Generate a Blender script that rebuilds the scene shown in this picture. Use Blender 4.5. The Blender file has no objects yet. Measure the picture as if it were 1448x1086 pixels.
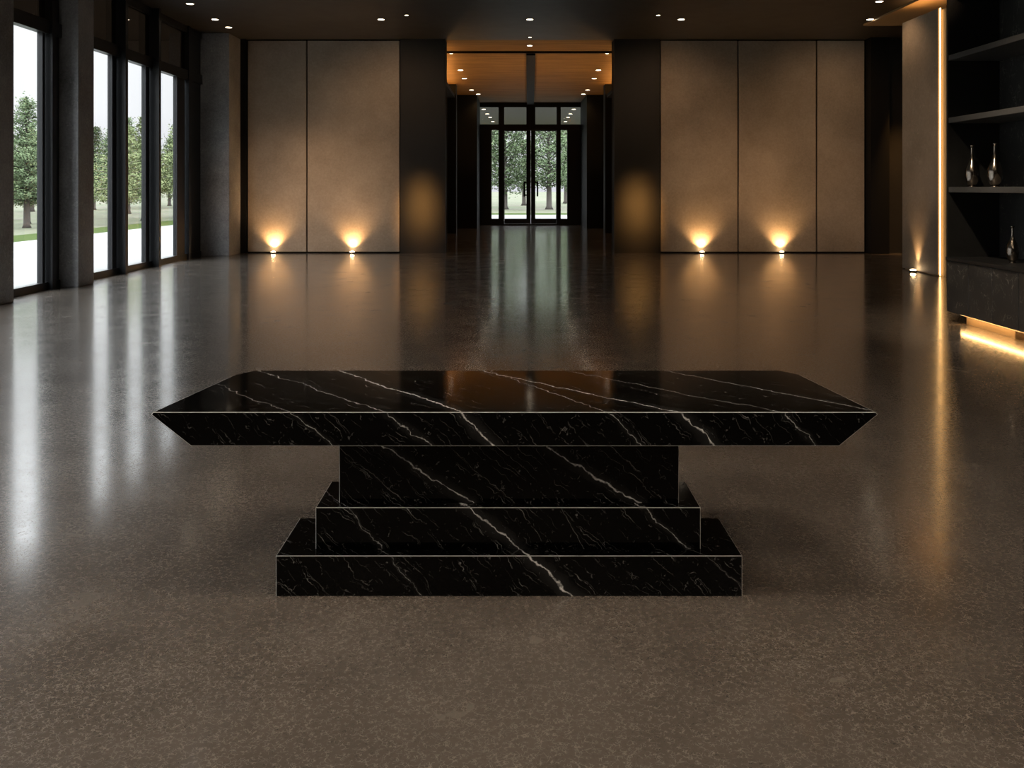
import bpy, bmesh, math, random
from mathutils import Vector, Matrix
PI = math.pi
S = bpy.context.scene
COL = S.collection
R = random.Random(7)

# ------------------------------------------------------------------ helpers
class MB:
    def __init__(s): s.bm = bmesh.new()
    def box(s, x0, x1, y0, y1, z0, z1):
        v = [s.bm.verts.new((x, y, z)) for x in (x0, x1) for y in (y0, y1) for z in (z0, z1)]
        for f in ((0,1,3,2),(4,6,7,5),(0,4,5,1),(2,3,7,6),(0,2,6,4),(1,5,7,3)):
            s.bm.faces.new([v[i] for i in f])
        return s
    def prism(s, bottom, top):
        a = [s.bm.verts.new(p) for p in bottom]; b = [s.bm.verts.new(p) for p in top]
        n = len(a)
        s.bm.faces.new(a[::-1]); s.bm.faces.new(b)
        for i in range(n):
            s.bm.faces.new((a[i], a[(i+1) % n], b[(i+1) % n], b[i]))
        return s
    def lathe(s, prof, seg=32, c=(0,0,0), smooth=True):
        rings = []
        for r, z in prof:
            rings.append([s.bm.verts.new((c[0]+r*math.cos(2*PI*k/seg), c[1]+r*math.sin(2*PI*k/seg), c[2]+z)) for k in range(seg)])
        for a, b in zip(rings, rings[1:]):
            for k in range(seg):
                f = s.bm.faces.new((a[k], a[(k+1) % seg], b[(k+1) % seg], b[k])); f.smooth = smooth
        if prof[0][0] > 1e-4: s.bm.faces.new(rings[0][::-1])
        if prof[-1][0] > 1e-4: s.bm.faces.new(rings[-1])
        bmesh.ops.remove_doubles(s.bm, verts=s.bm.verts, dist=1e-6)
        return s
    def tube(s, pts, rads, seg=7):
        rings = []
        for i, p in enumerate(pts):
            p = Vector(p)
            d = (Vector(pts[min(i+1, len(pts)-1)]) - Vector(pts[max(i-1, 0)])).normalized()
            u = d.cross(Vector((0, 0, 1)) if abs(d.z) < .9 else Vector((1, 0, 0))).normalized()
            w = d.cross(u)
            rings.append([s.bm.verts.new(p + rads[i]*(u*math.cos(2*PI*k/seg) + w*math.sin(2*PI*k/seg))) for k in range(seg)])
        for a, b in zip(rings, rings[1:]):
            for k in range(seg):
                f = s.bm.faces.new((a[k], a[(k+1) % seg], b[(k+1) % seg], b[k])); f.smooth = True
        s.bm.faces.new(rings[0][::-1]); s.bm.faces.new(rings[-1])
        return s
    def bevel(s, w, seg=2, mat=-1, zmin=-9):
        bmesh.ops.recalc_face_normals(s.bm, faces=s.bm.faces)
        bmesh.ops.bevel(s.bm, geom=[e for e in s.bm.edges if max(v.co.z for v in e.verts) > zmin+1e-4], offset=w, segments=seg, profile=.5, affect='EDGES', material=mat)
        return s
    def build(s, name, mat, parent=None, loc=None, fix=True):
        if fix: bmesh.ops.recalc_face_normals(s.bm, faces=s.bm.faces)
        me = bpy.data.meshes.new(name); s.bm.to_mesh(me); s.bm.free()
        for m in (mat if isinstance(mat, (list, tuple)) else [mat]): me.materials.append(m)
        o = bpy.data.objects.new(name, me); COL.objects.link(o)
        if parent: o.parent = parent
        if loc: o.location = loc
        return o

def tag(o, label, cat=None, group=None, kind=None):
    o['label'] = label
    if cat: o['category'] = cat
    if group: o['group'] = group
    if kind: o['kind'] = kind
    return o
def empty(name, loc=(0,0,0), rz=0):
    o = bpy.data.objects.new(name, None); COL.objects.link(o)
    o.location = loc; o.rotation_euler = (0, 0, rz); return o
def struct(o, label, cat=None): return tag(o, label, cat or 'wall', kind='structure')
def copy_tree(o, parent=None):
    c = o.copy(); COL.objects.link(c)
    if parent: c.parent = parent
    for ch in list(o.children): copy_tree(ch, c)
    return c
def lamp(kind, name, loc, energy, color, parent=None, rot=(0,0,0), **kw):
    d = bpy.data.lights.new(name, kind); d.energy = energy; d.color = color
    for k, v in kw.items(): setattr(d, k, v)
    o = bpy.data.objects.new(name, d); COL.objects.link(o)
    o.location = loc; o.rotation_euler = rot
    if parent: o.parent = parent
    return o

# ------------------------------------------------------------------ materials
class NT:
    def __init__(s, name):
        s.m = bpy.data.materials.new(name); s.m.use_nodes = True
        s.t = s.m.node_tree; s.t.nodes.clear()
        s.out = s.t.nodes.new('ShaderNodeOutputMaterial')
    def n(s, typ, **kw):
        nd = s.t.nodes.new('ShaderNode' + typ)
        for k, v in kw.items(): setattr(nd, k, v)
        return nd
    def l(s, a, b): s.t.links.new(a, b)
    def val(s, sock, v):
        if hasattr(v, 'is_output'): s.l(v, sock)
        else: sock.default_value = v
    def math(s, op, a, b=None, c=None, clamp=False):
        nd = s.n('Math', operation=op, use_clamp=clamp)
        s.val(nd.inputs[0], a)
        if b is not None: s.val(nd.inputs[1], b)
        if c is not None: s.val(nd.inputs[2], c)
        return nd.outputs[0]
    def vmath(s, op, a, b=None, scale=None):
        nd = s.n('VectorMath', operation=op)
        s.val(nd.inputs[0], a)
        if b is not None: s.val(nd.inputs[1], b)
        if scale is not None: nd.inputs['Scale'].default_value = scale
        return nd.outputs['Value'] if op in ('DOT_PRODUCT', 'LENGTH') else nd.outputs[0]
    def obj(s): return s.n('TexCoord').outputs['Object']
    def noise(s, vec, scale, detail=3, rough=.5, dist=0, color=False):
        nd = s.n('TexNoise'); s.l(vec, nd.inputs['Vector'])
        nd.inputs['Scale'].default_value = scale; nd.inputs['Detail'].default_value = detail
        nd.inputs['Roughness'].default_value = rough; nd.inputs['Distortion'].default_value = dist
        return nd.outputs['Color' if color else 'Fac']
    def range(s, v, a, b, c=0., d=1., smooth=False):
        nd = s.n('MapRange', interpolation_type='SMOOTHSTEP' if smooth else 'LINEAR')
        s.val(nd.inputs[0], v); 
        for i, x in enumerate((a, b, c, d)): s.val(nd.inputs[1+i], x)
        return nd.outputs[0]
    def mix(s, fac, a, b):
        nd = s.n('Mix', data_type='RGBA'); s.val(nd.inputs[0], fac)
        for sk, v in ((nd.inputs[6], a), (nd.inputs[7], b)):
            if hasattr(v, 'is_output'): s.l(v, sk)
            else: sk.default_value = (*v, 1)
        return nd.outputs[2]
    def bsdf(s, color, rough=.5, metallic=0, ior=1.5, **kw):
        b = s.n('BsdfPrincipled')
        if hasattr(color, 'is_output'): s.l(color, b.inputs['Base Color'])
        else: b.inputs['Base Color'].default_value = (*color, 1)
        s.val(b.inputs['Roughness'], rough)
        b.inputs['Metallic'].default_value = metallic; b.inputs['IOR'].default_value = ior
        for k, v in kw.items(): s.val(b.inputs[k.replace('_', ' ')], v)
        s.l(b.outputs[0], s.out.inputs[0]); return b
    def bump(s, b, h, strength, dist=.01):
        nd = s.n('Bump'); nd.inputs['Strength'].default_value = strength; nd.inputs['Distance'].default_value = dist
        s.l(h, nd.inputs['Height']); s.l(nd.outputs[0], b.inputs['Normal'])

def plain(name, c, rough=.5, metallic=0, var=.12, scale=20, ior=1.5):
    t = NT(name); n = t.noise(t.obj(), scale, 4)
    t.bsdf(t.mix(n, [x*(1-var) for x in c], [x*(1+var) for x in c]), t.range(n, 0, 1, rough*.9, min(1, rough*1.1)), metallic, ior)
    return t.m
def emit(name, c, s):
    t = NT(name); e = t.n('Emission'); e.inputs[0].default_value = (*c, 1); e.inputs[1].default_value = s
    t.l(e.outputs[0], t.out.inputs[0]); return t.m
def stone(name, a, b, rough, scale=9, worm=.5, bump=.25, wcol=None):
    """mottled slab: clouds, fine grain and small curved flecks"""
    t = NT(name); o = t.obj()
    cl = t.noise(o, scale*.12, 4, .6); gr = t.noise(o, scale*3, 5, .7)
    k = t.math('ADD', t.math('MULTIPLY', t.range(cl, .3, .7), .55), t.math('MULTIPLY', t.range(gr, .3, .7), .45))
    c = t.mix(k, a, b)
    w = t.noise(o, scale*1.6, 1.5, .5, 1.4)
    ln = t.range(t.math('ABSOLUTE', t.math('SUBTRACT', w, .5)), 0, .022, 1, 0)
    ln = t.math('MULTIPLY', ln, t.range(t.noise(o, scale*.9, 2), .5, .68))
    c = t.mix(t.math('MULTIPLY', ln, worm), c, wcol or [x*1.9 for x in b])
    bs = t.bsdf(c, t.range(gr, .3, .7, rough*.85, rough*1.15))
    t.bump(bs, gr, bump, .004)
    return t.m
def marble(name, veins):
    t = NT(name); o = t.obj()
    d1 = t.vmath('SCALE', t.vmath('SUBTRACT', t.noise(o, 3.2, 2, color=True), (.5, .5, .5)), scale=.05)
    d2 = t.vmath('SCALE', t.vmath('SUBTRACT', t.noise(o, 17, 3, .6, color=True), (.5, .5, .5)), scale=.042)
    p = t.vmath('ADD', t.vmath('ADD', o, d1), d2)
    wmod = t.range(t.noise(o, 14, 3, .7), .3, .7, .2, 1.25)
    gap = t.range(t.noise(o, 42, 3, .7), .36, .56, .25, 1)
    tot = None
    for nrm, d, w, st in veins:
        dist = t.math('ABSOLUTE', t.math('SUBTRACT', t.vmath('DOT_PRODUCT', p, nrm), d))
        ww = t.math('MULTIPLY', wmod, w)
        ln = t.math('MULTIPLY', t.math('SUBTRACT', 1, t.math('DIVIDE', dist, ww), clamp=True), st)
        halo = t.math('MULTIPLY', t.math('SUBTRACT', 1, t.math('DIVIDE', dist, w*7), clamp=True), st*.022)
        ln = t.math('ADD', t.math('MULTIPLY', ln, gap), halo)
        tot = ln if tot is None else t.math('MAXIMUM', tot, ln)
    # hairline families running along the same diagonal
    for nrm, sc, thr, st in (((.62, .5, .6), 7.2, .009, .34), ((.5, .62, .6), 13, .014, .2), ((.60, .55, .58), 21, .018, .15)):
        u = t.vmath('DOT_PRODUCT', p, nrm)
        ph = t.math('ADD', t.math('MULTIPLY', u, sc), t.math('MULTIPLY', t.noise(o, 1.7, 2), 1.1))
        fr = t.math('ABSOLUTE', t.math('SUBTRACT', t.math('FRACT', ph), .5))
        ln = t.range(fr, 0, thr, st, 0)
        ln = t.math('MULTIPLY', ln, t.range(t.noise(o, 11, 4, .75), .47, .66))
        tot = t.math('MAXIMUM', tot, ln)
    # broken short flecks
    vd = t.n('TexVoronoi', feature='DISTANCE_TO_EDGE'); vd.inputs['Scale'].default_value = 22
    t.l(t.vmath('ADD', o, t.vmath('SCALE', t.vmath('SUBTRACT', t.noise(o, 30, 2, color=True), (.5, .5, .5)), scale=.05)), vd.inputs['Vector'])
    ln = t.range(vd.outputs['Distance'], 0, .035, .3, 0)
    ln = t.math('MULTIPLY', ln, t.range(t.noise(o, 26, 3, .8), .57, .74))
    tot = t.math('MAXIMUM', tot, ln)
    base = t.mix(t.noise(o, 5, 4, .7), (.0007, .0007, .0007), (.002, .002, .002))
    t.bsdf(t.mix(tot, base, (.88, .875, .87)), .085, ior=1.3)
    return t.m

M = {}
M['frame'] = plain('black_metal', (.012, .013, .015), .38, 0, .1, 12)
M['black'] = plain('black_lacquer', (.005, .0045, .004), .7, ior=1.3)
M['black_stone'] = stone('black_stone', (.008, .008, .008), (.018, .018, .017), .4, 8, .25, .2)
M['dark_stone'] = stone('dark_stone', (.13, .13, .132), (.46, .46, .465), .5, 9, .6, .6, (.7, .69, .68))
M['shelf'] = stone('shelf_stone', (.03, .03, .03), (.09, .088, .085), .5, 9, .35, .3)
M['dark_bronze_stone'] = stone('dark_bronze_stone', (.005, .0042, .003), (.018, .0145, .010), .6, 9, .5, .5)
M['panel'] = stone('beige_plaster', (.24, .19, .14), (.45, .37, .285), .6, 7, .3, .6, (.6, .5, .4))
M['panel_side'] = stone('taupe_plaster', (.2, .17, .135), (.40, .34, .28), .6, 6, .3, .35)
M['ceiling'] = plain('ceiling_paint', (.026, .022, .018), .5, 0, .1, 3)
M['wood_ceiling'] = None
M['lens'] = emit('lamp_lens', (1, .82, .6), 9)
M['uplens'] = emit('uplight_lens', (1, .72, .4), 40)
M['led'] = emit('led_strip', (1, .55, .2), 26)
M['led_v'] = emit('led_strip_tall', (1, .56, .2), 6)
M['led_c'] = emit('led_cove', (1, .5, .16), 14)
M['arris_glint'] = plain('marble_edge_highlight', (.5, .5, .495), .35)  # pale colour painted on the bevels as the highlight along marble edges
M['led_k'] = emit('led_vestibule', (1, .5, .16), 30)
M['canopy'] = plain('canopy_boards', (.028, .02, .012), .7)
M['trim'] = plain('dark_bronze', (.03, .025, .02), .4, .6)
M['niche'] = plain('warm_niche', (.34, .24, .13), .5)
M['vase'] = plain('bronze_glaze', (.30, .255, .21), .2, 1, .2, 9)
M['cab'] = None

def mat_wood():
    t = NT('bronze_veneer'); o = t.obj()
    mp = t.n('Mapping'); mp.inputs['Scale'].default_value = (.35, 5, 1); t.l(o, mp.inputs[0])
    g = t.noise(mp.outputs[0], 2.2, 4, .6)
    t.bsdf(t.mix(t.range(g, .3, .7), (.13, .072, .022), (.28, .165, .06)), .7, ior=1.25)
    return t.m
M['wood_ceiling'] = mat_wood()

def mat_cab():
    t = NT('veined_black_marble'); o = t.obj()
    b = t.mix(t.noise(o, 4, 4, .6), (.018, .018, .018), (.045, .044, .043))
    mp = t.n('Mapping'); mp.inputs['Scale'].default_value = (1, 1.3, .7); t.l(o, mp.inputs[0])
    w = t.noise(mp.outputs[0], 9, 2, .5, 1.2)
    ln = t.range(t.math('ABSOLUTE', t.math('SUBTRACT', w, .5)), 0, .018, 1, 0)
    ln = t.math('MULTIPLY', ln, t.range(t.noise(o, 7, 2), .45, .6))
    t.bsdf(t.mix(t.math('MULTIPLY', ln, .62), b, (.34, .315, .285)), .35)
    return t.m
M['cab'] = mat_cab()

def mat_floor():
    t = NT('polished_concrete'); o = t.obj()
    cl = t.noise(o, .55, 4, .6, .6); c2 = t.noise(o, 2.6, 4, .65); gr = t.noise(o, 60, 3, .7)
    k = t.math('ADD', t.math('MULTIPLY', t.range(cl, .1, .9), .52), t.math('ADD', t.math('MULTIPLY', t.range(c2, .1, .9), .33), t.math('MULTIPLY', gr, .15)))
    c = t.mix(k, (.012, .010, .0085), (.27, .228, .19))
    jit = t.vmath('SCALE', t.vmath('SUBTRACT', t.noise(o, 55, 1, color=True), (.5, .5, .5)), scale=.034)
    def squiggle(off, sc, lo, hi):
        v = t.n('TexVoronoi', feature='DISTANCE_TO_EDGE'); v.inputs['Scale'].default_value = sc
        t.l(t.vmath('ADD', t.vmath('ADD', o, off), jit), v.inputs['Vector'])
        return t.math('MULTIPLY', t.range(v.outputs['Distance'], .015, .075, 1, 0), t.range(t.noise(t.vmath('ADD', o, off), sc*.75, 1), lo, hi))
    ln = squiggle((0, 0, 0), 60, .40, .58); dk = squiggle((3.1, 7.7, 1.3), 66, .40, .58)
    c = t.mix(t.math('MULTIPLY', dk, .45), c, (.05, .04, .031))
    c = t.mix(t.math('MULTIPLY', ln, .5), c, (.38, .32, .265))
    rg = t.math('ADD', t.range(c2, .15, .85, .085, .165), t.math('MULTIPLY', ln, .06))
    b = t.bsdf(c, t.math('ADD', rg, .13), ior=1.6, Coat_Weight=1.0, Coat_Roughness=rg, Coat_IOR=1.8)
    h = t.math('ADD', t.math('MULTIPLY', c2, .6), t.math('MULTIPLY', ln, .04))
    t.bump(b, h, .025, .01)
    return t.m
M['floor'] = mat_floor()

def mat_glass():
    t = NT('clear_glass'); tr = t.n('BsdfTransparent'); tr.inputs[0].default_value = (.96, .975, .97, 1)
    gl = t.n('BsdfGlossy'); gl.inputs['Roughness'].default_value = .01
    fr = t.n('Fresnel'); t.l(t.range(t.n('NewGeometry').outputs['Backfacing'], 0, 1, 1.3, 1/1.3), fr.inputs[0])
    mx = t.n('MixShader'); t.l(fr.outputs[0], mx.inputs[0]); t.l(tr.outputs[0], mx.inputs[1]); t.l(gl.outputs[0], mx.inputs[2])
    t.l(mx.outputs[0], t.out.inputs[0]); return t.m
M['glass'] = mat_glass()
def mat_tint():
    t = NT('bronze_tinted_glass'); tr = t.n('BsdfTransparent'); tr.inputs[0].default_value = (.085, .07, .055, 1)
    gl = t.n('BsdfGlossy'); gl.inputs['Roughness'].default_value = .03
    fr = t.n('Fresnel'); t.l(t.range(t.n('NewGeometry').outputs['Backfacing'], 0, 1, 1.6, 1/1.6), fr.inputs[0])
    mx = t.n('MixShader'); t.l(fr.outputs[0], mx.inputs[0]); t.l(tr.outputs[0], mx.inputs[1]); t.l(gl.outputs[0], mx.inputs[2])
    t.l(mx.outputs[0], t.out.inputs[0]); return t.m
M['tint'] = mat_tint()
M['paving'] = plain('pale_paving', (.14, .14, .142), .7, 0, .06, 1.5)
def mat_lawn():
    t = NT('lawn'); o = t.obj()
    n = t.noise(o, .12, 4, .6); g = t.noise(o, 3, 4, .7)
    c = t.mix(t.range(n, .4, .62), (.035, .046, .014), (.075, .068, .046))
    t.bsdf(t.mix(t.math('MULTIPLY', g, .5), c, (.028, .04, .012)), .9); return t.m
M['lawn'] = mat_lawn()
def mat_leaf(name, a, b):
    t = NT(name); o = t.obj(); n = t.noise(o, 2.2, 3)
    bs = t.bsdf(t.mix(t.range(n, .3, .7), a, b), .9, ior=1.08)
    return t.m
M['leaf_dark'] = mat_leaf('needles_deep', (.058, .085, .045), (.125, .16, .09))
M['leaf_pale'] = mat_leaf('needles_pale', (.10, .13, .06), (.19, .215, .11))
M['bark'] = plain('bark', (.05, .042, .036), .9, 0, .35, 6)
M['bark_pale'] = plain('pale_bark', (.17, .15, .13), .9, 0, .25, 6)

# ------------------------------------------------------------------ camera
cd = bpy.data.cameras.new('camera'); cam = bpy.data.objects.new('camera', cd); COL.objects.link(cam)
cd.sensor_width = 36; cd.sensor_fit = 'HORIZONTAL'; cd.lens = 1200/1448*36
cd.shift_y = -278/1448; cd.clip_end = 800; cd.clip_start = .05
cam.location = (0, 0, 1.6); cam.rotation_euler = (PI/2, 0, 0)
S.camera = cam

# ------------------------------------------------------------------ shell
H = 5.2
struct(MB().box(-7.6, 10.6, -6.5, 36.06, -.3, 0).build('floor', M['floor']), 'polished brown concrete floor of the hall and vestibule', 'floor')
struct(MB().box(-7.62, 10.6, -6.5, 20.72, H, 5.5).build('ceiling', M['ceiling']), 'dark flat hall ceiling with small recessed lights', 'ceiling')
struct(MB().box(-2.6, 3.9, 20.72, 36.12, H, 5.5).build('ceiling', M['wood_ceiling']), 'bronze toned vestibule ceiling beyond the opening', 'ceiling')
struct(MB().box(-2.6, 3.9, 36.12, 48.8, H, 5.5).build('ceiling', M['canopy']), 'bronze toned canopy soffit outside the glass doors', 'ceiling')
# back wall and its openings
for a, b, lab in ((-7.6, -1.62, 'dark back wall carrying the beige panels left of the opening'), (2.48, 9.05, 'dark back wall carrying the beige panels right of the opening')):
    struct(MB().box(a, b, 20.72, 21.1, 0, 5.5).build('wall_back', M['black']), lab)
struct(MB().box(9.05, 10.6, 20.72, 21.1, 0, 5.5).build('wall_back', M['dark_bronze_stone']), 'dark bronze wall at the end of the side passage')
struct(MB().box(10.3, 10.6, 10, 20.78, 0, H).build('wall_right', M['black']), 'dark side wall of the passage behind the taupe partition')
struct(MB().box(-7.6, 10.6, -6.8, -6.5, 0, H).build('wall_front', M['dark_bronze_stone']), 'dark wall behind the viewer')
# beige panels on the back wall
def panel(a, b, lab):
    o = MB().box(a+.012, b-.012, 20.655, 20.718, .035, H-.03).bevel(.006, 1).build('wall_panel', M['panel'])
    tag(o, lab, 'wall panel', 'beige panels on the back wall', 'structure')
panel(-6.44, -5.0, 'narrow beige wall panel beside the far dark pier, lit by an uplight')
panel(-4.99, -2.73, 'wide beige wall panel left of the vestibule opening')
panel(3.61, 5.5, 'beige wall panel just right of the vestibule opening')
panel(5.51, 7.41, 'middle beige wall panel of the right hand three')
panel(7.42, 8.59, 'narrow beige wall panel next to the side passage, without uplight')
# dark jambs either side of the opening
for a, b, lab in ((-2.71, -1.62, 'dark bronze stone jamb left of the opening with a warm glow'), (2.48, 3.59, 'dark bronze stone jamb right of the opening with a warm glow')):
    struct(MB().box(a, b, 20.6, 20.72, 0, H).build('pillar', M['dark_bronze_stone']), lab, 'pillar')
struct(MB().box(8.61, 9.05, 20.35, 20.72, 0, H).build('pillar', M['black']), 'black pillar between the beige panels and side passage', 'pillar')
struct(MB().box(-6.6, -6.46, 20.62, 20.72, 0, H).build('pillar', M['black']), 'slim black strip between far pier and first beige panel', 'pillar')
# vestibule
struct(MB().box(-2.6, -2.25, 21.1, 36, 0, H).build('wall_left', M['black']), 'black vestibule wall left of the glass doors')
struct(MB().box(3.55, 3.9, 21.1, 36, 0, H).build('wall_right', M['black']), 'black vestibule wall right of the glass doors')
struct(MB().box(-2.25, -1.36, 33, 36.1, 0, H).build('wall_left', M['black']), 'black return wall left of the glass entrance')
struct(MB().box(2.91, 3.55, 33, 36.1, 0, H).build('wall_right', M['black']), 'black return wall right of the glass entrance')
for sx, x0, x1 in (('left', -2.25, -1.95), ('right', 3.25, 3.55)):
    struct(MB().box(x0, x1, 29.6, 30.1, 0, H).build('pillar', M['black']), 'black pilaster on the %s vestibule wall' % sx, 'pillar')
# ceiling beam and joint in vestibule
b = MB(); b.prism([(.38,22.5,H-.1),(.62,22.5,H-.1),(.93,36,H-.1),(.63,36,H-.1)], [(.38,22.5,H),(.62,22.5,H),(.93,36,H),(.63,36,H)])
struct(b.build('trim_1', M['black']), 'black beam along the middle of the vestibule ceiling', 'trim')
struct(MB().box(-2.25, 3.55, 22.42, 22.5, H-.05, H).build('trim_2', M['black']), 'black joint across the vestibule ceiling', 'trim')

# right side: taupe partition, cabinet wall
struct(MB().box(7.74, 8.02, 10.2, 16.7, 0, 4.8).build('wall_right', M['niche']), 'warm lit partition core between hall and side passage')
o = MB().box(7.68, 7.74, 15.3, 16.7, .02, 4.83).bevel(.005, 1).build('wall_panel', M['panel_side'])
tag(o, 'taupe stone wall panel on the partition beside the tall light strip', 'wall panel', None, 'structure')
struct(MB().box(5.86, 7.74, -6.5, 10.16, 0, H).build('wall_right', M['black']), 'black wall block behind the shelving')
struct(MB().box(7.70, 7.74, 10.2, 15.04, 0, 4.83).build('wall_right', M['black']), 'black facing of the partition next to the tall light strip')

struct(MB().box(7.74, 9.6, 13.6, 18.7, 5.16, H).build('trim_3', M['niche']), 'warm lit ceiling recess above the taupe partition', 'trim')
# coves along the vestibule walls
for sx, x0, x1, xl in (('left', -2.25, -2.0, -2.12), ('right', 3.3, 3.55, 3.42)):
    m = MB(); m.box(x0, x1, 21.15, 29.55, 4.72, 4.78)
    lx = x1-.02 if sx == 'left' else x0
    m.box(lx, lx+.02, 21.15, 29.55, 4.78, 4.84)
    struct(m.build('trim_4' if sx == 'left' else 'trim_5', M['black']), 'black cove ledge along the %s vestibule wall' % sx, 'trim')
    tag(MB().box(xl-.03, xl+.03, 21.3, 29.4, 4.78, 4.80).build('light_strip', M['led_k']), 'warm cove light strip along the %s vestibule wall' % sx, 'light strip')

# ------------------------------------------------------------------ left side piers and windows
WX = -7.3
pier_labs = ['dark grey stone pier between two window bays', 'dark grey stone pier at the near edge of view', 'dark grey stone pier farther back along the window wall', 'dark grey stone pier behind the viewer']
for (a, b), lab in zip(((13.62, 14.13), (11.36, 11.86), (5.8, 6.3), (.23, .73)), pier_labs):
    struct(MB().box(-7.6, -6.96, a, b, 0, H).bevel(.008, 1).build('pillar', M['dark_stone']), lab, 'pillar')
struct(MB().box(-7.7, -6.6, 19.8, 20.9, 0, H).bevel(.008, 1).build('pillar', M['dark_stone']), 'broad dark grey stone pier in the far corner of the window wall', 'pillar')
struct(MB().box(-7.6, -7.2, -6.5, .23, 0, H).build('wall_left', M['dark_stone']), 'solid dark wall behind the viewer')

wn = [0]
def window(y0, g1, s1, m0, mw, md, lab, y1):
    """glass y0-g1, stile g1-s1, slim gap s1-m0, deep mullion m0-m0+mw"""
    wn[0] += 1
    e = empty('window_%d' % wn[0], (WX, y0, 0)); struct(e, lab, 'window')
    L = g1-y0; D = y1-y0
    f = MB()
    f.box(-.06, .05, 0, D, 0, .12); f.box(-.06, .08, 0, D, 4.0, 4.21); f.box(-.06, .06, 0, D, 5.06, H)
    f.box(-.05, .04, 0, .03, .12, 4.0)
    f.build('frame', M['frame'], e)
    s = MB(); s.box(-.05, .035, L, s1-y0, .12, 4.0); s.build('stile', M['frame'], e)
    s = MB(); s.box(-.08, md, m0-y0, m0+mw-y0, 0, H); s.build('mullion', M['frame'], e)
    if y1 > m0+mw+.02:
        MB().box(-.08, .03, m0+mw-y0, y1-y0, .12, H).build('filler', M['frame'], e)
    MB().box(-.012, -.004, .03, L, .12, 4.0).build('pane', M['glass'], e)
    MB().box(-.012, -.004, s1-y0, m0-y0, .12, 4.0).build('pane', M['glass'], e)
    MB().box(-.012, -.004, .0, m0-y0, 4.21, 5.06).build('transom_pane', M['tint'], e)
window(11.86, 13.13, 13.20, 13.26, .12, .12, 'tall window nearest the viewer, before the first full pier', 13.62)
window(14.13, 15.42, 15.59, 15.64, .1, .18, 'first tall window after the full grey pier', 15.74)
window(15.74, 16.83, 17.0, 17.07, .1, .2, 'middle tall window of the three in the far bay', 17.17)
window(17.17, 18.4, 18.84, 18.92, .12, .1, 'last tall window before the far corner pier', 19.8)
for base in (6.3, .73):
    for k in range(3):
        a = base + k*1.685
        window(a, a+1.36, a+1.53, a+1.58, .105, .18, 'tall window pane %s of the bay %s' % (('one', 'two', 'three')[k], 'beside the table, outside the picture' if base > 3 else 'beside the viewer'), a+1.685)

# ------------------------------------------------------------------ glass entrance
Y = 36.0
e = empty('door_frame', (0, Y, 0)); struct(e, 'black metal entrance frame with transom panes round the glass doors', 'door frame')
f = MB()
f.box(-1.36, 2.91, 0, .1, 5.0, H); f.box(-1.36, 2.91, -.02, .12, 4.03, 4.27); f.box(-1.36, 2.91, 0, .1, 0, .06)
f.box(-.57, -.33, -.03, .12, 0, 5.0); f.box(1.89, 2.07, -.03, .12, 0, 5.0); f.box(.61, .99, 0, .1, 4.27, 5.0)
f.box(-1.36, -.865, 0, .1, .06, 4.03); f.box(2.34, 2.91, 0, .1, .06, 4.03)
f.box(-.865, -.57, 0, .1, .06, .27); f.box(2.07, 2.34, 0, .1, .06, .27)
f.build('frame', M['frame'], e)
for a, b in ((-1.36, -.57), (-.33, .61), (.99, 1.89), (2.07, 2.91)):
    MB().box(a, b, .045, .055, 4.27, 5.0).build('transom_pane', M['glass'], e)
for k, (a, b) in enumerate(((-.865, -.57), (2.07, 2.34))):
    MB().box(a, b, .045, .055, .27, 4.03).build('side_pane', M['glass'], e)
for k, (a, b, hx) in enumerate(((-.33, .80, .52), (.80, 1.89, 1.08))):
    d = empty('door_%d' % (k+1), (0, Y, 0)); struct(d, 'tall glazed entrance door, the %s leaf of the pair' % ('left', 'right')[k], 'door')
    f = MB(); l, r = (.02, .19) if k == 0 else (.19, .02)
    f.box(a+.005, a+l, .0, .09, .065, 4.025); f.box(b-r, b-.005, .0, .09, .065, 4.025)
    f.box(a+l, b-r, .0, .09, .065, .27); f.box(a+l, b-r, .0, .09, 3.99, 4.025)
    f.build('frame', M['frame'], d)
    MB().box(a+l, b-r, .04, .05, .27, 3.99).build('pane', M['glass'], d)
    h = MB(); h.box(hx-.035, hx+.035, -.1, -.04, 1.22, 1.86); h.box(hx-.02 if k else hx, hx if k else hx+.1, -.08, 0, 1.24, 1.3); h.box(hx-.1 if k else hx, hx if k else hx+.1, -.08, 0.0, 1.78, 1.84)
    h.build('handle', M['black'], d)

# ------------------------------------------------------------------ table
T = empty('stone_table', (0, 3.5, 0))
tag(T, 'large black marble table with white veins and stepped pedestal in the middle of the hall', 'table')
VS = [((.619,.5222,.5867),.1731,.0055,1), ((.5551,.5877,.5886),.6198,.0048,.9), ((.5283,.505,.6826),.1143,.003,.6),
      ((.5513,.5264,.6473),-.1253,.0025,.5), ((.6696,.6325,.3894),1.0439,.0038,.75), ((.5551,.5877,.5886),.8347,.0028,.5),
      ((.6562,.4276,.6217),.5833,.0028,.5)]
VP_ = [((-.5301,-.2231,-.8181),-.1656,.0055,1), ((-.5307,-.1228,-.8386),-.528,.005,.95), ((-.6175,-.2956,-.7289),.049,.0016,.3), ((-.6725,-.2325,-.7026),-.2119,.0014,.25)]
VT2 = [((.5784,.4325,.6916),.0731,.006,1), ((.6055,.3302,.7241),.5057,.0026,.6), ((.6766,.5216,.5198),-.3285,.0022,.45), ((.7914,.4123,.4512),.2575,.0015,.28)]
VT1 = [((.6099,.4634,.6429),.0627,.006,1), ((.6882,.5181,.5079),-.3437,.002,.42), ((.5311,.6157,.5821),.3876,.0014,.3)]
MS, MP, MT2, MT1 = marble('slab_marble', VS), marble('pedestal_marble', VP_), marble('step_marble', VT2), marble('plinth_marble', VT1)
oy = 3.5
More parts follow.
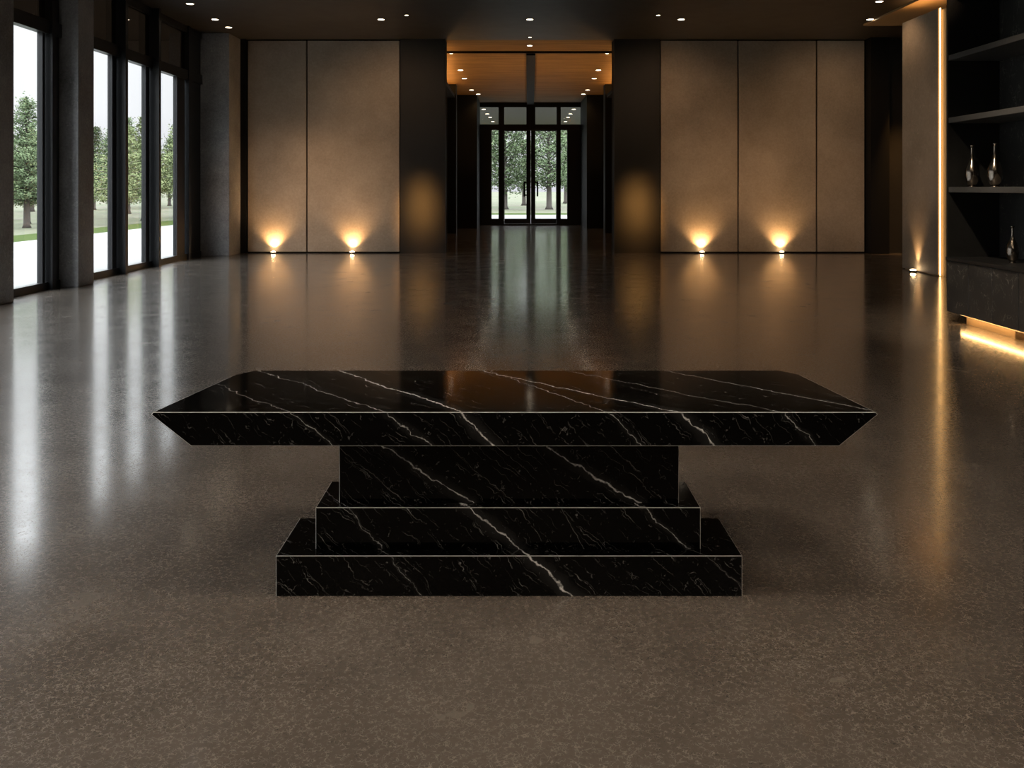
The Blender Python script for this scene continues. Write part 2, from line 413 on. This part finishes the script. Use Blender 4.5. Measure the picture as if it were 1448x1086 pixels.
# slab: undercut ends, slightly clipped back corners
top = [(-1.366, 3.21), (1.385, 3.21), (1.312, 3.85), (1.25, 3.94), (-1.20, 3.94), (-1.264, 3.85)]
bot = [(-1.214, 3.21), (1.238, 3.21), (1.18, 3.83), (1.13, 3.92), (-1.08, 3.92), (-1.13, 3.83)]
s = MB()
# tiny blunt nose at the tips
lo = [(x, y-oy, .621) for x, y in bot]; nose = [(x, y-oy, .741) for x, y in top]
up = [(x*.994, (y-oy) if i < 2 else (y-oy), .75) for i, (x, y) in enumerate(top)]
A = [s.bm.verts.new(p) for p in lo]; B = [s.bm.verts.new(p) for p in nose]; C = [s.bm.verts.new(p) for p in up]
s.bm.faces.new(A[::-1]); s.bm.faces.new(C)
n = 6
for P_, Q_ in ((A, B), (B, C)):
    for i in range(n):
        if P_ is A and i == 0: continue
        if P_ is B and i == 0: continue
        s.bm.faces.new((P_[i], P_[(i+1) % n], Q_[(i+1) % n], Q_[i]))
s.bm.faces.new((A[0], A[1], B[1], C[1], C[0], B[0]))
s.bevel(.0024, 2, 1).build('table_top', [MS, M['arris_glint']], T)
MB().box(-.70, .676, 3.436-oy, 3.66-oy, .323, .621).bevel(.0024, 2, 1, .323).build('pedestal', [MP, M['arris_glint']], T)
MB().box(-.784, .753, 3.386-oy, 3.685-oy, .158, .323).bevel(.0024, 2, 1, .158).build('step', [MT2, M['arris_glint']], T)
MB().box(-.925, .902, 3.322-oy, 3.70-oy, 0, .158).bevel(.0024, 2, 1, 0).build('plinth', [MT1, M['arris_glint']], T)

# ------------------------------------------------------------------ shelving wall on the right
X0, XB = 5.2, 5.84
bc = empty('bookcase', (X0, 10.15, .775)); tag(bc, 'tall black open shelving above the marble cabinets', 'shelving')
MB().box(0, .645, -.03, 0, 0, H-.775-.005).build('side_panel', M['black_stone'], bc)
MB().box(0, .645, -2.88, -2.85, 0, H-.775-.005).build('side_panel', M['black_stone'], bc)
MB().box(.615, .645, -2.85, -.03, 0, H-.775-.005).build('back_panel', M['cab'], bc)
for z in (1.605, 2.43, 3.175, 3.95):
    MB().box(.005, .615, -2.85, -.03, z-.065-.775, z-.775).bevel(.004, 1).build('shelf', M['shelf'], bc)
ct = MB().box(X0-.015, XB+.005, 7.27, 10.15, .733, .774).bevel(.003, 1).build('countertop', M['black_stone']); tag(ct, 'long thin black stone counter over the marble cabinets', 'countertop')
labs = ['black marble base cabinet at the far end of the shelving', 'black marble base cabinet nearer the viewer at the picture edge', 'black marble base cabinet nearest the viewer, past the picture edge']
proto = None
for k in range(3):
    y1 = 10.15-.96*k
    if proto is None:
        proto = empty('base_cabinet', (X0, y1, 0))
        MB().box(.02, .64, -.957, -.003, .12, .732).build('carcass', M['black_stone'], proto)
        MB().box(0, .019, -.475, -.003, .122, .728).bevel(.002, 1).build('door', M['cab'], proto)
        MB().box(0, .019, -.957, -.483, .122, .728).bevel(.002, 1).build('door', M['cab'], proto)
        c = proto
    else:
        c = copy_tree(proto); c.location = (X0, y1, 0)
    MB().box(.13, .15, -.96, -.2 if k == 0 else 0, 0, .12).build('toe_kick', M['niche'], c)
    tag(c, labs[k], 'cabinet', 'marble base cabinets under the shelves')
ls = MB().box(X0+.05, X0+.07, 7.3, 9.93, .108, .119).build('light_strip', M['led']); tag(ls, 'warm light strip under the marble cabinets washing the floor', 'light strip')

def vase(loc, s, lab):
    e = empty('vase', loc); tag(e, lab, 'vase', 'bronze bottle vases on the shelving')
    prof = [(.03,.018),(.05,.035),(.066,.075),(.075,.125),(.078,.165),(.073,.205),(.058,.25),(.04,.288),(.026,.325),(.0175,.365),(.0145,.41),(.0145,.455),(.018,.478)]
    MB().lathe([(r*s, z*s) for r, z in prof], 40).build('body', M['vase'], e)
    MB().lathe([(r*s, z*s) for r, z in ((.040,0),(.040,.008),(.03,.019),(.001,.019))], 32).build('foot', M['vase'], e)
    MB().lathe([(r*s, z*s) for r, z in ((.018,.474),(.024,.48),(.024,.488),(.019,.492),(.012,.490),(.010,.46))], 32).build('lip', M['vase'], e)
vase((5.4, 9.96, 1.605), 1, 'bronze bottle vase on the shelf, the one nearer the glowing strip')
vase((5.4, 9.49, 1.605), 1, 'bronze bottle vase on the shelf, the one farther from the glowing strip')
vase((5.48, 9.29, .774), .82, 'small bronze bottle vase standing alone on the counter')

# tall light strip and cove
ls = MB().box(7.70, 7.715, 15.262, 15.288, .01, 4.83).build('light_strip', M['led_v']); tag(ls, 'tall vertical warm light strip between taupe panel and shelving', 'light strip')
ls = MB().box(7.80, 7.95, 14.9, 16.66, 4.8, 4.815).build('light_strip', M['led_c']); tag(ls, 'warm cove light strip along the top of the taupe partition', 'light strip')
ls['label'] = 'warm cove light strip along the top of the taupe partition'

# ------------------------------------------------------------------ fittings
def uplight(x, y, lab, power, axis='y', ang=112, tilt=.13):
    e = empty('uplight', (x, y, 0)); tag(e, lab, 'floor light', 'floor uplights along the walls')
    MB().lathe([(.07,0),(.075,.006),(.07,.03),(.058,.036),(.052,.036),(.052,.026),(.001,.026)], 28).build('housing', M['trim'], e)
    MB().lathe([(.05,.027),(.05,.04),(.04,.05),(.02,.055),(.001,.056)], 24).build('lens', M['uplens'], e)
    rot = (PI-tilt, 0, 0) if axis == 'y' else (0, 0, 0)
    if axis == 'y': d = Vector((0, math.sin(tilt), math.cos(tilt)))
    else: d = Vector((math.sin(tilt), 0, math.cos(tilt)))
    q = d.to_track_quat('-Z', 'Y').to_euler()
    lamp('SPOT', 'uplight_lamp', (0, 0, .075), power, (1, .57, .24), e, q, spot_size=math.radians(ang), spot_blend=1, shadow_soft_size=.03)
UP = 130
uplight(-5.78, 20.54, 'floor uplight before the narrow beige panel near the far pier', UP)
uplight(-3.87, 20.54, 'floor uplight before the wide beige panel left of the opening', UP)
uplight(4.6, 20.54, 'floor uplight before the beige panel just right of the opening', UP)
uplight(6.53, 20.54, 'floor uplight before the middle beige panel of the right hand three', UP)
uplight(7.585, 16.05, 'floor uplight before the taupe panel beside the tall light strip', 60, 'x', 60, .12)

def downlight(x, y, lab, grp, power=0, z=H, ang=80, color=(1, .74, .46), r=.075, aim=None, soft=.06):
    e = empty('downlight', (x, y, z)); tag(e, lab, 'ceiling light', grp)
    MB().lathe([(r*1.25,0),(r*1.25,-.008),(r,-.012),(r*.95,-.004),(r*.95,0)], 28).build('trim_ring', M['trim'], e)
    MB().lathe([(r*.94,-.001),(r*.9,-.012),(.001,-.014)], 24).build('lens', M['lens'], e)
    if power:
        q = (Vector(aim)-Vector((x, y, z))).to_track_quat('-Z', 'Y').to_euler() if aim else (0, 0, 0)
        lamp('SPOT', 'downlight_lamp', (0, 0, -.05), power, color, e, q, spot_size=math.radians(ang), spot_blend=1, shadow_soft_size=soft)
    return e
G1 = 'recessed hall ceiling lights'
HP = 225
for x, y, w in ((-6.3, 16.6, 'the nearest of the three beside the windows'), (-6.35, 18.15, 'the middle one of the three beside the windows'), (-6.36, 19.05, 'the farthest of the three beside the windows'),
             (-2.8, 18.15, 'before the wide beige panel'), (.38, 18.15, 'on the axis of the vestibule opening'), (3.62, 18.15, 'before the beige panel right of the opening'), (7.66, 18.15, 'near the side passage'), (7.1, 16.4, 'near the glowing cove')):
    downlight(x, y, 'small recessed ceiling light, ' + w, G1, 0 if x < -6 or x == .38 else 45 if x == 7.1 else 95, ang=120, aim=(7.7, y, 1.8) if x == 7.1 else (x, 20.65, 1.6) if y > 18 else None, color=(1, .62, .34))
downlight(.43, 20.3, 'tiny recessed ceiling light at the edge of the opening', G1, 0, r=.04)
for sx, x in (('left', -2.08), ('right', 3.38)):  # hidden uplights added to brighten the vestibule ceiling
    for y, w, pw in ((23.6, 'just behind the jamb', 300), (25.6, 'farther from the hall', 300), (30.5, 'behind the pilaster', 220)):
        uplight(x, y, 'added hidden fill uplight along the %s vestibule wall, %s' % (sx, w), pw, 'x', 110, .12 if sx == 'left' else -.12)
downlight(3.0, 7.4, 'added unseen fill light aimed at the marble cabinets and vases', 'added shelving fill light', 800, ang=44, r=.08, aim=(5.4, 9.2, .9), color=(1, .8, .58))  # out-of-view lamp added to bring up the cabinets and vases
downlight(3.0, 6.6, 'added unseen fill light aimed at the taupe panel', 'added panel fill light', 1500, ang=16, r=.08, aim=(7.7, 15.95, 2.3), color=(1, .68, .42))  # out-of-view lamp added to brighten the taupe panel
GX = 'added fill lights over the near floor'
LX = 'added unseen fill light set in the ceiling over the near floor'
for y in (-3.2, -.4, 2.4):  # unseen ceiling lamps added as fill for the near floor
    for x in (-4.0, -1.6, .8, 3.0):
        downlight(x, y, LX, GX, HP, ang=105, r=.1, soft=.45, aim=(x, y+2.2, 0), color=(1, .83, .65))
for x, ax, pw in ((-4.0, -5.4, 2100), (-1.6, -4.2, 2600), (.8, 5.1, 1900), (3.0, 7.1, 1700)):  # unseen narrow spots added to brighten the beige back panels
    downlight(x, 4.6, LX, GX, pw, ang=14, r=.1, aim=(ax, 20.65, 1.5), color=(1, .64, .38))
G2 = 'vestibule ceiling lights'
for y, xl, xr, w in ((22.75, -1.63, 2.55, 'next to the ceiling joint'), (26, -1.58, 2.65, 'second from the hall'), (28, -1.57, 2.71, 'third from the hall'), (31.3, -1.49, 2.79, 'fourth from the hall'), (32.7, -1.3, 2.75, 'nearest the glass doors')):
    for sx, x in (('left', xl), ('right', xr)):
        downlight(x, y, 'vestibule ceiling light in the %s row, %s' % (sx, w), G2, 0 if y < 23 else 26, r=.05 if y < 23 else .085, ang=120, color=(1, .6, .25))
downlight(.45, 21.5, 'vestibule ceiling light on the axis before the joint', G2, 14, r=.07, ang=120, color=(1, .6, .25))
G3 = 'canopy lights outside the doors'
for y, xl, xr, w in ((39, -1.3, 2.84, 'closest to the doors'), (41.5, -1.21, 2.86, 'second from the doors'), (43.5, -1.12, 2.88, 'third from the doors'), (46.3, -1.05, 2.92, 'farthest from the doors')):
    for sx, x in (('left', xl), ('right', xr)):
        downlight(x, y, 'canopy light outside, %s row, %s' % (sx, w), G3, 18, r=.1, ang=120)
# accent spots washing the dark jambs and the passage wall
for x, sx in ((-2.2, 'left'), (3.05, 'right')):
    d = downlight(x, 17.7, 'narrow accent ceiling light aimed at the %s jamb' % sx, G1, 4500, r=.04, soft=.2, ang=16, color=(1, .5, .14), aim=(x, 20.6, 1.2))
    lamp('SPOT', 'downlight_lamp', (0, 0, -.05), 6000, (1, .5, .14), d, (Vector((x, 20.6, 1.2))-Vector((x, 17.7, H))).to_track_quat('-Z', 'Y').to_euler(), spot_size=math.radians(9), spot_blend=1, shadow_soft_size=.2)
downlight(9.45, 19.6, 'narrow accent ceiling light over the side passage', G1, 900, r=.05, ang=30, color=(1, .5, .15), aim=(9.4, 20.72, .9))

# ------------------------------------------------------------------ outdoors
b = MB()
b.prism([(-15.2, -30, -.3), (-7.62, -30, -.3), (-7.62, 36.2, -.3), (-7.62, 50, -.3), (-14.3, 50, -.3), (-14.6, 36, -.3)],
        [(-15.2, -30, -.02), (-7.62, -30, -.02), (-7.62, 36.2, -.02), (-7.62, 50, -.02), (-14.3, 50, -.02), (-14.6, 36, -.02)])
b.box(-7.62, 12, 36.1, 50, -.3, -.02)
struct(b.build('ground_terrace', M['paving']), 'pale paved terrace outside the windows and entrance', 'terrace')
struct(MB().box(-220, 220, -150, 320, -.5, -.06).build('ground_lawn', M['lawn']), 'lawn and bare ground under the trees', 'lawn')

M['verge'] = plain('verge_grass', (.032, .048, .013), .9, 0, .3, 3, 1.1)
b = MB(); b.prism([(-17.4,-20,-.3),(-15.2,-20,-.3),(-14.6,36,-.3),(-14.3,50,-.3),(-14.3,80,-.3),(-16.6,80,-.3),(-16.8,36,-.3)], [(-17.4,-20,-.03),(-15.2,-20,-.03),(-14.6,36,-.03),(-14.3,50,-.03),(-14.3,80,-.03),(-16.6,80,-.03),(-16.8,36,-.03)])
b.box(-14.2, 14, 50.02, 54, -.3, -.03)
struct(b.build('ground_verge', M['verge']), 'strip of greener grass along the edge of the terrace', 'grass')

def leafcloud(mb, c, rad, n, size, rr):
    for _ in range(n):
        p = Vector(c) + Vector((rr.gauss(0, 1)*rad[0], rr.gauss(0, 1)*rad[1], rr.gauss(0, 1)*rad[2]))
        u = Vector((rr.uniform(-1,1), rr.uniform(-1,1), rr.uniform(-.5,.5))).normalized()*size*rr.uniform(.6, 1.3)
        v = u.orthogonal().normalized()*size*rr.uniform(.35, .7)
        w = Vector((rr.uniform(-1,1), rr.uniform(-1,1), rr.uniform(-1,1)))*.3*size
        a = [mb.bm.verts.new(p+q) for q in (-u, v+w, u, -v+w)]
        mb.bm.faces.new(a)
def conifer(seed, Ht, Rad, leaf, bark, start=.2):
    rr = random.Random(seed); e = empty('tree', (0, -60, 0))
    t = MB(); f = MB()
    lean = rr.uniform(-.15, .15)
    t.tube([(0,0,0), (0,0,.15), (lean*.3,0,Ht*.35), (lean*.7,0,Ht*.7), (lean,0,Ht*.97)], [Ht*.034, Ht*.024, Ht*.018, Ht*.01, Ht*.003], 8)
    nb = 62
    for i in range(nb):
        k = (i+rr.random())/nb; z = Ht*(start + (1-start)*k**1.1*.98)
        r = Rad*min(1, .55+k*2.4)*(1-k)**.95*rr.uniform(.65, 1.15)+.12
        a = i*2.4+rr.uniform(-.4, .4); dx, dy = math.cos(a), math.sin(a)
        tip = (dx*r, dy*r, z+r*rr.uniform(-.02, .22))
        t.tube([(lean*k, 0, z), (dx*r*.5, dy*r*.5, z+r*.06), tip], [Ht*.006, Ht*.004, Ht*.002], 4)
        m = max(2, int(r/.28))
        for j in range(m):
            q = (j+.7)/m
            leafcloud(f, (dx*r*q+lean*k, dy*r*q, z+(tip[2]-z)*q), (.13+.04*r, .13+.04*r, .075), 38, .062, rr)
    leafcloud(f, (lean, 0, Ht*.98), (.05, .05, .2), 24, .08, rr)
    t.build('trunk', bark, e); f.build('foliage', leaf, e, fix=False)
    return e
def broad(seed, Ht, Rad, leaf, bark):
    rr = random.Random(seed); e = empty('tree', (0, -60, 0))
    t = MB(); f = MB()
    t.tube([(0,0,0), (0,0,.25), (.05,0,Ht*.3), (-.06,.05,Ht*.6), (.05,0,Ht*.95)], [.34, .22, .17, .1, .02], 10)
    for i in range(46):
        k = (i+rr.random())/46; z0 = Ht*(.16+.68*k)
        r = Rad*(.6+.9*k if k < .4 else 1.15-.95*(k-.4))*rr.uniform(.7, 1.1)
        a = i*2.4+rr.uniform(-.5, .5); dx, dy = math.cos(a), math.sin(a)
        rise = r*rr.uniform(.35, .75)
        pts = [(0,0,z0), (dx*r*.45, dy*r*.45, z0+rise*.45), (dx*r, dy*r, z0+rise)]
        t.tube(pts, [.075*(1-k*.6), .045*(1-k*.6), .012], 5)
        for j in range(5):
            q = .35+.65*(j+rr.random())/5
            leafcloud(f, (dx*r*q+rr.gauss(0,.15), dy*r*q+rr.gauss(0,.15), z0+rise*q+rr.gauss(0,.15)), (.3, .3, .17), 20, .11, rr)
    t.build('trunk', bark, e); f.build('foliage', leaf, e, fix=False)
    return e
P = [conifer(1, 5.3, 2.1, M['leaf_dark'], M['bark']), conifer(2, 4.6, 1.75, M['leaf_pale'], M['bark_pale']), conifer(3, 5.0, 1.8, M['leaf_pale'], M['bark'])]
Q = [broad(4, 7.6, 2.3, M['leaf_dark'], M['bark']), broad(5, 8.2, 2.4, M['leaf_dark'], M['bark'])]
used = set()
def plant(proto, x, y, s, rz, lab, grp):
    e = proto if proto.name not in used else copy_tree(proto)
    used.add(proto.name)
    e.location = (x, y, -.06); e.rotation_euler = (0, 0, rz); e.scale = (s, s, s)
    tag(e, lab, 'tree', grp)
GL, GD = 'trees beyond the terrace', 'trees before the entrance'
left = [(0, -19.9, 34.8, 1.0, 'tallest dark conifer seen through the window nearest the viewer'),
        (2, -22.0, 38.6, .84, 'lower pale tree beside the tallest conifer in the nearest window'),
        (0, -25.8, 43.4, .8, 'dark conifer standing behind in the nearest window'),
        (1, -17.6, 38.3, .98, 'pale trunked tree in the first window past the pier'),
        (2, -18.4, 42.4, 1.05, 'pointed green tree in the first window past the pier'),
        (0, -21.5, 45.5, .9, 'dark conifer behind the pale trunk past the pier'),
        (2, -18.0, 46.4, 1.1, 'pointed conifer in the middle window of the far bay'),
        (0, -18.2, 49.3, .96, 'dark tree beside the pointed conifer in the middle window'),
        (1, -18.0, 53.5, 1.1, 'pale trunked tree in the last window before the corner'),
        (2, -17.8, 58.5, 1.0, 'green tree at the edge of the last window'),
        (0, -22.0, 60.5, 1.1, 'dark tree farther behind in the last window'),
        (0, -24.2, 53.5, 1.15, 'dark tree farther behind in the middle window'),
        (2, -25.5, 48.4, 1.0, 'green tree far behind past the pier'),
        (0, -27.5, 70.0, 1.3, 'distant conifer at the back of the last window')]
for k, x, y, s, lab in left:
    plant(P[k], x, y, s, R.uniform(0, 6), lab, GL)
for i in range(1, 9):
    left.append((i % 3, -31+2.2*math.sin(i*2.1), 49+4.6*i, 1.15, 'tree in the hazy back row beyond the terrace'))
for k, x, y, s, lab in left[14:]:
    plant(P[k], x, y, s, R.uniform(0, 6), lab, 'back row of trees beyond the terrace')
door = [(0, -.55, 64, 1.0, 'branching tree seen through the left door leaf'), (1, 2.8, 64, 1.0, 'branching tree seen through the right door leaf'),
        (1, -2.6, 70, .95, 'tree seen through the left sidelight'), (0, 5.2, 71, .95, 'tree seen through the right sidelight'),
        (0, 1.1, 78, .9, 'farther tree between the two door trees'), (1, 5.6, 88, 1.1, 'farther tree behind the right door leaf'), (0, -3.4, 90, 1.1, 'farther tree behind the left door leaf')]
for k, x, y, s, lab in door:
    plant(Q[k], x, y, s, R.uniform(0, 6), lab, GD)

# ------------------------------------------------------------------ world
w = bpy.data.worlds.new('world'); S.world = w; w.use_nodes = True
nt = w.node_tree; nt.nodes.clear()
out = nt.nodes.new('ShaderNodeOutputWorld'); bg = nt.nodes.new('ShaderNodeBackground')
tc = nt.nodes.new('ShaderNodeTexCoord'); sp = nt.nodes.new('ShaderNodeSeparateXYZ'); rp = nt.nodes.new('ShaderNodeValToRGB')
nt.links.new(tc.outputs['Generated'], sp.inputs[0]); nt.links.new(sp.outputs['Z'], rp.inputs[0])
rp.color_ramp.elements[0].position = 0; rp.color_ramp.elements[0].color = (.24, .235, .26, 1)
rp.color_ramp.elements[1].position = .22; rp.color_ramp.elements[1].color = (.36, .365, .375, 1)
e3 = rp.color_ramp.elements.new(.34); e3.color = (1.2, 1.23, 1.28, 1)
e2 = rp.color_ramp.elements.new(.55); e2.color = (2.8, 2.87, 3.0, 1)
el = rp.color_ramp.elements.new(.08); el.color = (.33, .33, .345, 1)
nt.links.new(rp.outputs[0], bg.inputs[0]); bg.inputs[1].default_value = 3.6
nt.links.new(bg.outputs[0], out.inputs[0])

S.view_settings.view_transform = 'Standard'; S.view_settings.look = 'None'
S.view_settings.exposure = 0; S.view_settings.gamma = 1; S.view_settings.use_curve_mapping = False
